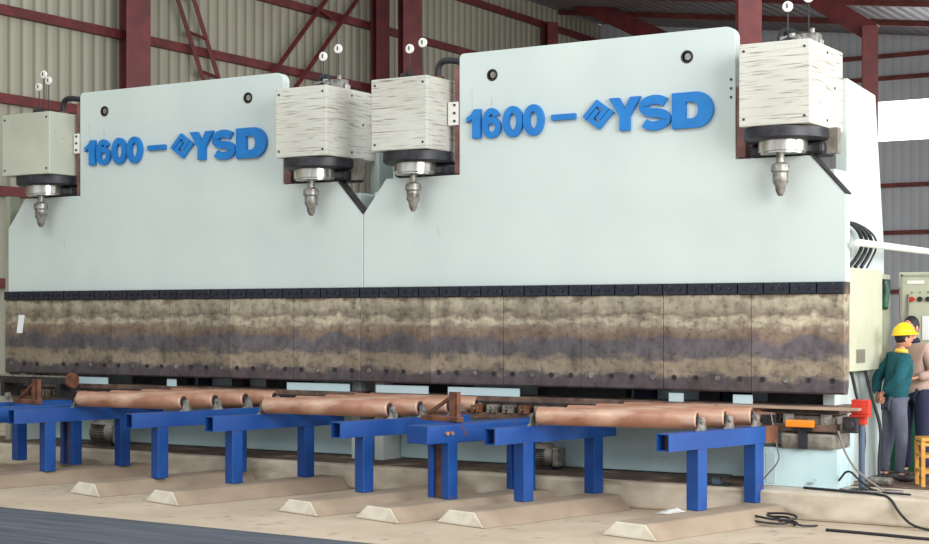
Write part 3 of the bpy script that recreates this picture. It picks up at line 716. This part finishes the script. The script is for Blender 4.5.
for k, (pts, m_, lab) in enumerate((
    ([(6.4, -.1, .02), (6.6, -.3, .02), (6.95, -.2, .03), (7.1, .0, .02), (6.8, .1, .02)], 'cable_grey', 'grey tangled cable at the foot of the red switch post'),
    ([(6.35, .0, .1), (6.5, -.15, .25), (6.62, -.12, .12), (6.8, -.2, .02), (7.2, -.25, .02)], 'cable', 'dark looping cable in front of the red switch post'),
    ([(6.40, -.18, .65), (6.48, -.18, .4), (6.62, -.16, .2), (6.86, -.05, .02)], 'cable_grey', 'thin grey cable slanting from the die end to the slab'))):
    b = MB(); b.tube(pts, .012, 6, 2); tag(b.build('loose_cable', m_, smooth=True), lab, 'cable')
b = MB(); b.box(-.13, .13, -.08, .08, 0, .09); tag(b.build('plastic_bag', 'galv', bevel=.03, loc=(6.62, .62, .006)), 'small pale grey bundle on the slab left of the worker feet', 'bundle')

# stool
e = thing('wooden_stool', 'yellow wooden stool with rungs beside the worker at the right edge', 'stool', (7.13, .88, .006), math.radians(28))
b = MB(); b.box(-.17, .17, -.17, .17, .50, .54); b.build('seat', 'wood', e, bevel=.008)
for sx in (-1, 1):
    for sy in (-1, 1):
        b = MB(); b.box(sx * .15 - .022, sx * .15 + .022, sy * .15 - .022, sy * .15 + .022, 0, .50); b.build('leg', 'wood', e, bevel=.004)
for z in (.15, .32, .45):
    for s in (-1, 1):
        b = MB(); b.box(-.13, .13, s * .15 - .012, s * .15 + .012, z, z + .035); b.build('rung', 'wood', e)
        b = MB(); b.box(s * .15 - .012, s * .15 + .012, -.13, .13, z, z + .035); b.build('rung', 'wood', e)

# ------------------------------------------------------------------ people
def skin_mesh(V, E_, R, root=0, sub=2):
    me = bpy.data.meshes.new('tmp'); me.from_pydata([Vector(v) for v in V], E_, [])
    o = bpy.data.objects.new('tmp', me); COL.objects.link(o)
    md = o.modifiers.new('k', 'SKIN'); md.use_smooth_shade = True
    if not me.skin_vertices: bpy.context.view_layer.update()
    sv = me.skin_vertices[0].data
    for i, r in enumerate(R):
        sv[i].radius = r if isinstance(r, tuple) else (r, r)
        sv[i].use_root = (i == root)
    s = o.modifiers.new('s', 'SUBSURF'); s.levels = sub; s.render_levels = sub
    bpy.context.view_layer.update()
    dg = bpy.context.evaluated_depsgraph_get()
    m2 = bpy.data.meshes.new_from_object(o.evaluated_get(dg))
    bm = bmesh.new(); bm.from_mesh(m2)
    bpy.data.objects.remove(o)
    b = MB(); b.bm.free(); b.bm = bm
    return b
def merge(b, b2):
    me = bpy.data.meshes.new('t'); b2.bm.to_mesh(me); b2.bm.free(); b.bm.from_mesh(me); return b
def hand(b, w_, d, up, out):
    """w_ wrist, d pointing direction, up = back-of-hand normal, out = thumb side"""
    w_ = Vector(w_); d = Vector(d).normalized(); up = Vector(up).normalized(); out = Vector(out).normalized()
    b2 = MB(); mx = Matrix((d, out, up)).transposed().to_4x4(); mx.translation = w_
    b2.box(-.01, .085, -.038, .038, -.013, .013, mx)
    bmesh.ops.bevel(b2.bm, geom=list(b2.bm.edges), offset=.009, segments=2, affect='EDGES')
    merge(b, b2)
    for i, (o_, L) in enumerate(((.03, .072), (.010, .082), (-.010, .076), (-.03, .060))):
        p = w_ + d * .078 + out * o_
        b.tube([p, p + d * L * .45 - up * .006, p + d * L * .75 - up * .025, p + d * L * .85 - up * .045], .0088, 8, 1)
    p = w_ + d * .02 + out * .036
    b.tube([p, p + out * .025 + d * .025, p + out * .028 + d * .055 - up * .02], .010, 8, 1)
def head(b, c, face=1):
    c = Vector(c)
    b.ball(c, .076, .094, .112, 20)
    b.ball(c + Vector((0, .035, -.055)), .055, .055, .055, 14)     # jaw
    b.tube([c + Vector((0, .088, .015)), c + Vector((0, .112, -.02)), c + Vector((0, .092, -.03))], .011, 8, 1)
    for s in (-1, 1):
        b.ball(c + Vector((s * .078, -.005, -.01)), .010, .022, .032, 10)
        b.ball(c + Vector((s * .03, .083, .012)), .012, .008, .008, 8)
    b.tube([c + Vector((-.024, .084, -.058)), c + Vector((0, .092, -.057)), c + Vector((.024, .084, -.058))], .006, 6)
def person(loc, rz, label, pose, shirt, pants, helmet, H=1.0):
    e = thing('person', label, 'person', loc, rz); e.scale = (H, H, H)
    if pose == 'hands_behind':
        J = dict(pel=(0, -.02, .95), sp=(0, .0, 1.12), ch=(0, .03, 1.30), nb=(0, .05, 1.46), nk=(0, .075, 1.53), hd=(0, .09, 1.60),
                 sL=(-.17, .03, 1.41), eL=(-.27, -.10, 1.17), wL=(-.075, -.20, .99), sR=(.17, .03, 1.41), eR=(.27, -.10, 1.17), wR=(.075, -.21, 1.01),
                 hL=(-.10, -.02, .90), kL=(-.11, -.03, .50), aL=(-.12, -.10, .09), tL=(-.14, .08, .035), hR=(.10, -.02, .90), kR=(.11, .02, .50), aR=(.12, -.02, .09), tR=(.14, .15, .035))
    else:
        J = dict(pel=(0, 0, .95), sp=(0, .0, 1.12), ch=(0, .02, 1.30), nb=(0, .02, 1.46), nk=(0, .04, 1.53), hd=(0, .06, 1.60),
                 sL=(-.17, .02, 1.41), eL=(-.27, .02, 1.14), wL=(-.16, .22, 1.10), sR=(.17, .02, 1.41), eR=(.27, .02, 1.14), wR=(.15, .24, 1.14),
                 hL=(-.10, 0, .90), kL=(-.11, .02, .50), aL=(-.12, -.02, .09), tL=(-.14, .14, .035), hR=(.10, 0, .90), kR=(.11, .02, .50), aR=(.12, -.02, .09), tR=(.14, .14, .035))
    rad = dict(pel=(.135, .10), sp=(.125, .09), ch=(.15, .10), nb=(.07, .06), nk=.05, hd=.055, sL=.062, sR=.062, eL=.042, eR=.042, wL=.028, wR=.028,
               hL=.088, hR=.088, kL=.058, kR=.058, aL=.038, aR=.038, tL=.03, tR=.03)
    links = [('pel', 'sp'), ('sp', 'ch'), ('ch', 'nb'), ('nb', 'nk'), ('nk', 'hd'), ('ch', 'sL'), ('sL', 'eL'), ('eL', 'wL'), ('ch', 'sR'), ('sR', 'eR'), ('eR', 'wR'),
             ('pel', 'hL'), ('hL', 'kL'), ('kL', 'aL'), ('aL', 'tL'), ('pel', 'hR'), ('hR', 'kR'), ('kR', 'aR'), ('aR', 'tR')]
    def sub(keys, grow, trim={}, ex={}):
        ks = list(keys); ix = {k: i for i, k in enumerate(ks)}
        V = [trim.get(k, J[k]) for k in ks]
        Rr = [tuple(x + grow + ex.get(k, 0) for x in rad[k]) if isinstance(rad[k], tuple) else rad[k] + grow for k in ks]
        return skin_mesh(V, [(ix[a], ix[c]) for a, c in links if a in ix and c in ix], Rr)
    b = sub(J.keys(), -.012)
    hc = Vector(J['hd']) + Vector((0, .01, .045)); head(b, hc)
    for s, k, el in ((-1, 'wL', 'eL'), (1, 'wR', 'eR')):
        d = Vector(J[k]) - Vector(J[el]); up = (0, -1, .2) if pose == 'hands_behind' else (0, 0, 1)
        if pose == 'hands_behind': d = Vector((-s * .8, -.1, -.35))
        d.normalize(); u = Vector(up); u = (u - d * u.dot(d)).normalized(); o_ = d.cross(u) * (1 if s < 0 else -1)
        hand(b, Vector(J[k]), d, u, o_)
    b.build('body', 'skin', e, smooth=True)
    lerp = lambda a, c, t: tuple(Vector(J[a]).lerp(Vector(J[c]), t))
    b = sub(['pel', 'sp', 'ch', 'nb', 'sL', 'eL', 'wL', 'sR', 'eR', 'wR'], .026, {'wL': lerp('eL', 'wL', .88), 'wR': lerp('eR', 'wR', .88), 'pel': tuple(Vector(J['pel']) - Vector((0, 0, .085)))}, {'pel': .05, 'sp': .025, 'ch': .012})
    b.build('sweater', shirt, e, smooth=True)
    b = sub(['pel', 'hL', 'kL', 'aL', 'hR', 'kR', 'aR'], .018, {'pel': tuple(Vector(J['pel']) - Vector((0, 0, .04)))}, {'pel': -.035})
    b.build('trousers', pants, e, smooth=True)
    for s in 'LR':
        a = Vector(J['a' + s]); t = Vector(J['t' + s])
        b = MB(); m = (a + t) / 2; b.ball((m.x, m.y, .045), .05, .14, .045, 16)
        for v in b.bm.verts: v.co.z = max(v.co.z, .002)
        b.build('shoe', 'shoe', e, smooth=True)
    # hair / collar / helmet
    b = MB(); b.ball(hc + Vector((0, -.014, .022)), .084, .094, .108, 20)
    for v in list(b.bm.verts):
        if v.co.y > hc.y + .062 and v.co.z < hc.z + .055: v.co.y = hc.y + .05
        if v.co.z < hc.z - .055: v.co.z = hc.z - .055
    b.build('hair', 'hair', e, smooth=True)
    b = MB(); nb = Vector(J['nk']); b.lathe(nb + Vector((0, -.008, -.05)), (0, .1, 1), [(.085, 0), (.068, .045), (.06, .045), (.07, 0)], 20); b.build('collar', 'collar' if helmet else pants, e, smooth=True)
    if helmet:
        h = hc + Vector((0, 0, .05)); b = MB()
        prof = [(.125, -.01), (.128, 0), (.112, .008), (.108, .04), (.088, .085), (.05, .112), (.001, .12)]
        b.lathe(h, (0, -.08, 1), prof, 28)
        for v in b.bm.verts: v.co.y = h.y + (v.co.y - h.y) * 1.15
        for v in b.bm.verts:
            if v.co.z < h.z + .015 and v.co.y > h.y + .08: v.co.y += .035
        hm = b.build('helmet', 'helmet', e, smooth=True, label='yellow safety helmet')
        b = MB(); b.tube([h + Vector((0, y_, z_)) for y_, z_ in ((-.11, .06), (-.06, .112), (0, .128), (.06, .118), (.12, .06))], .010, 8, 1); b.build('helmet_ridge', 'helmet', hm, smooth=True)
    return e
person((6.62, 1.18, .006), math.radians(-46), 'worker in teal sweater, grey trousers and yellow helmet, hands behind the back', 'hands_behind', 'sweater', 'trouser', True, .985)
person((6.69, 1.69, .006), math.radians(160), 'bareheaded dark haired person in navy trousers mostly hidden behind the helmeted worker', 'front', 'tan', 'navy', False, 1.06)
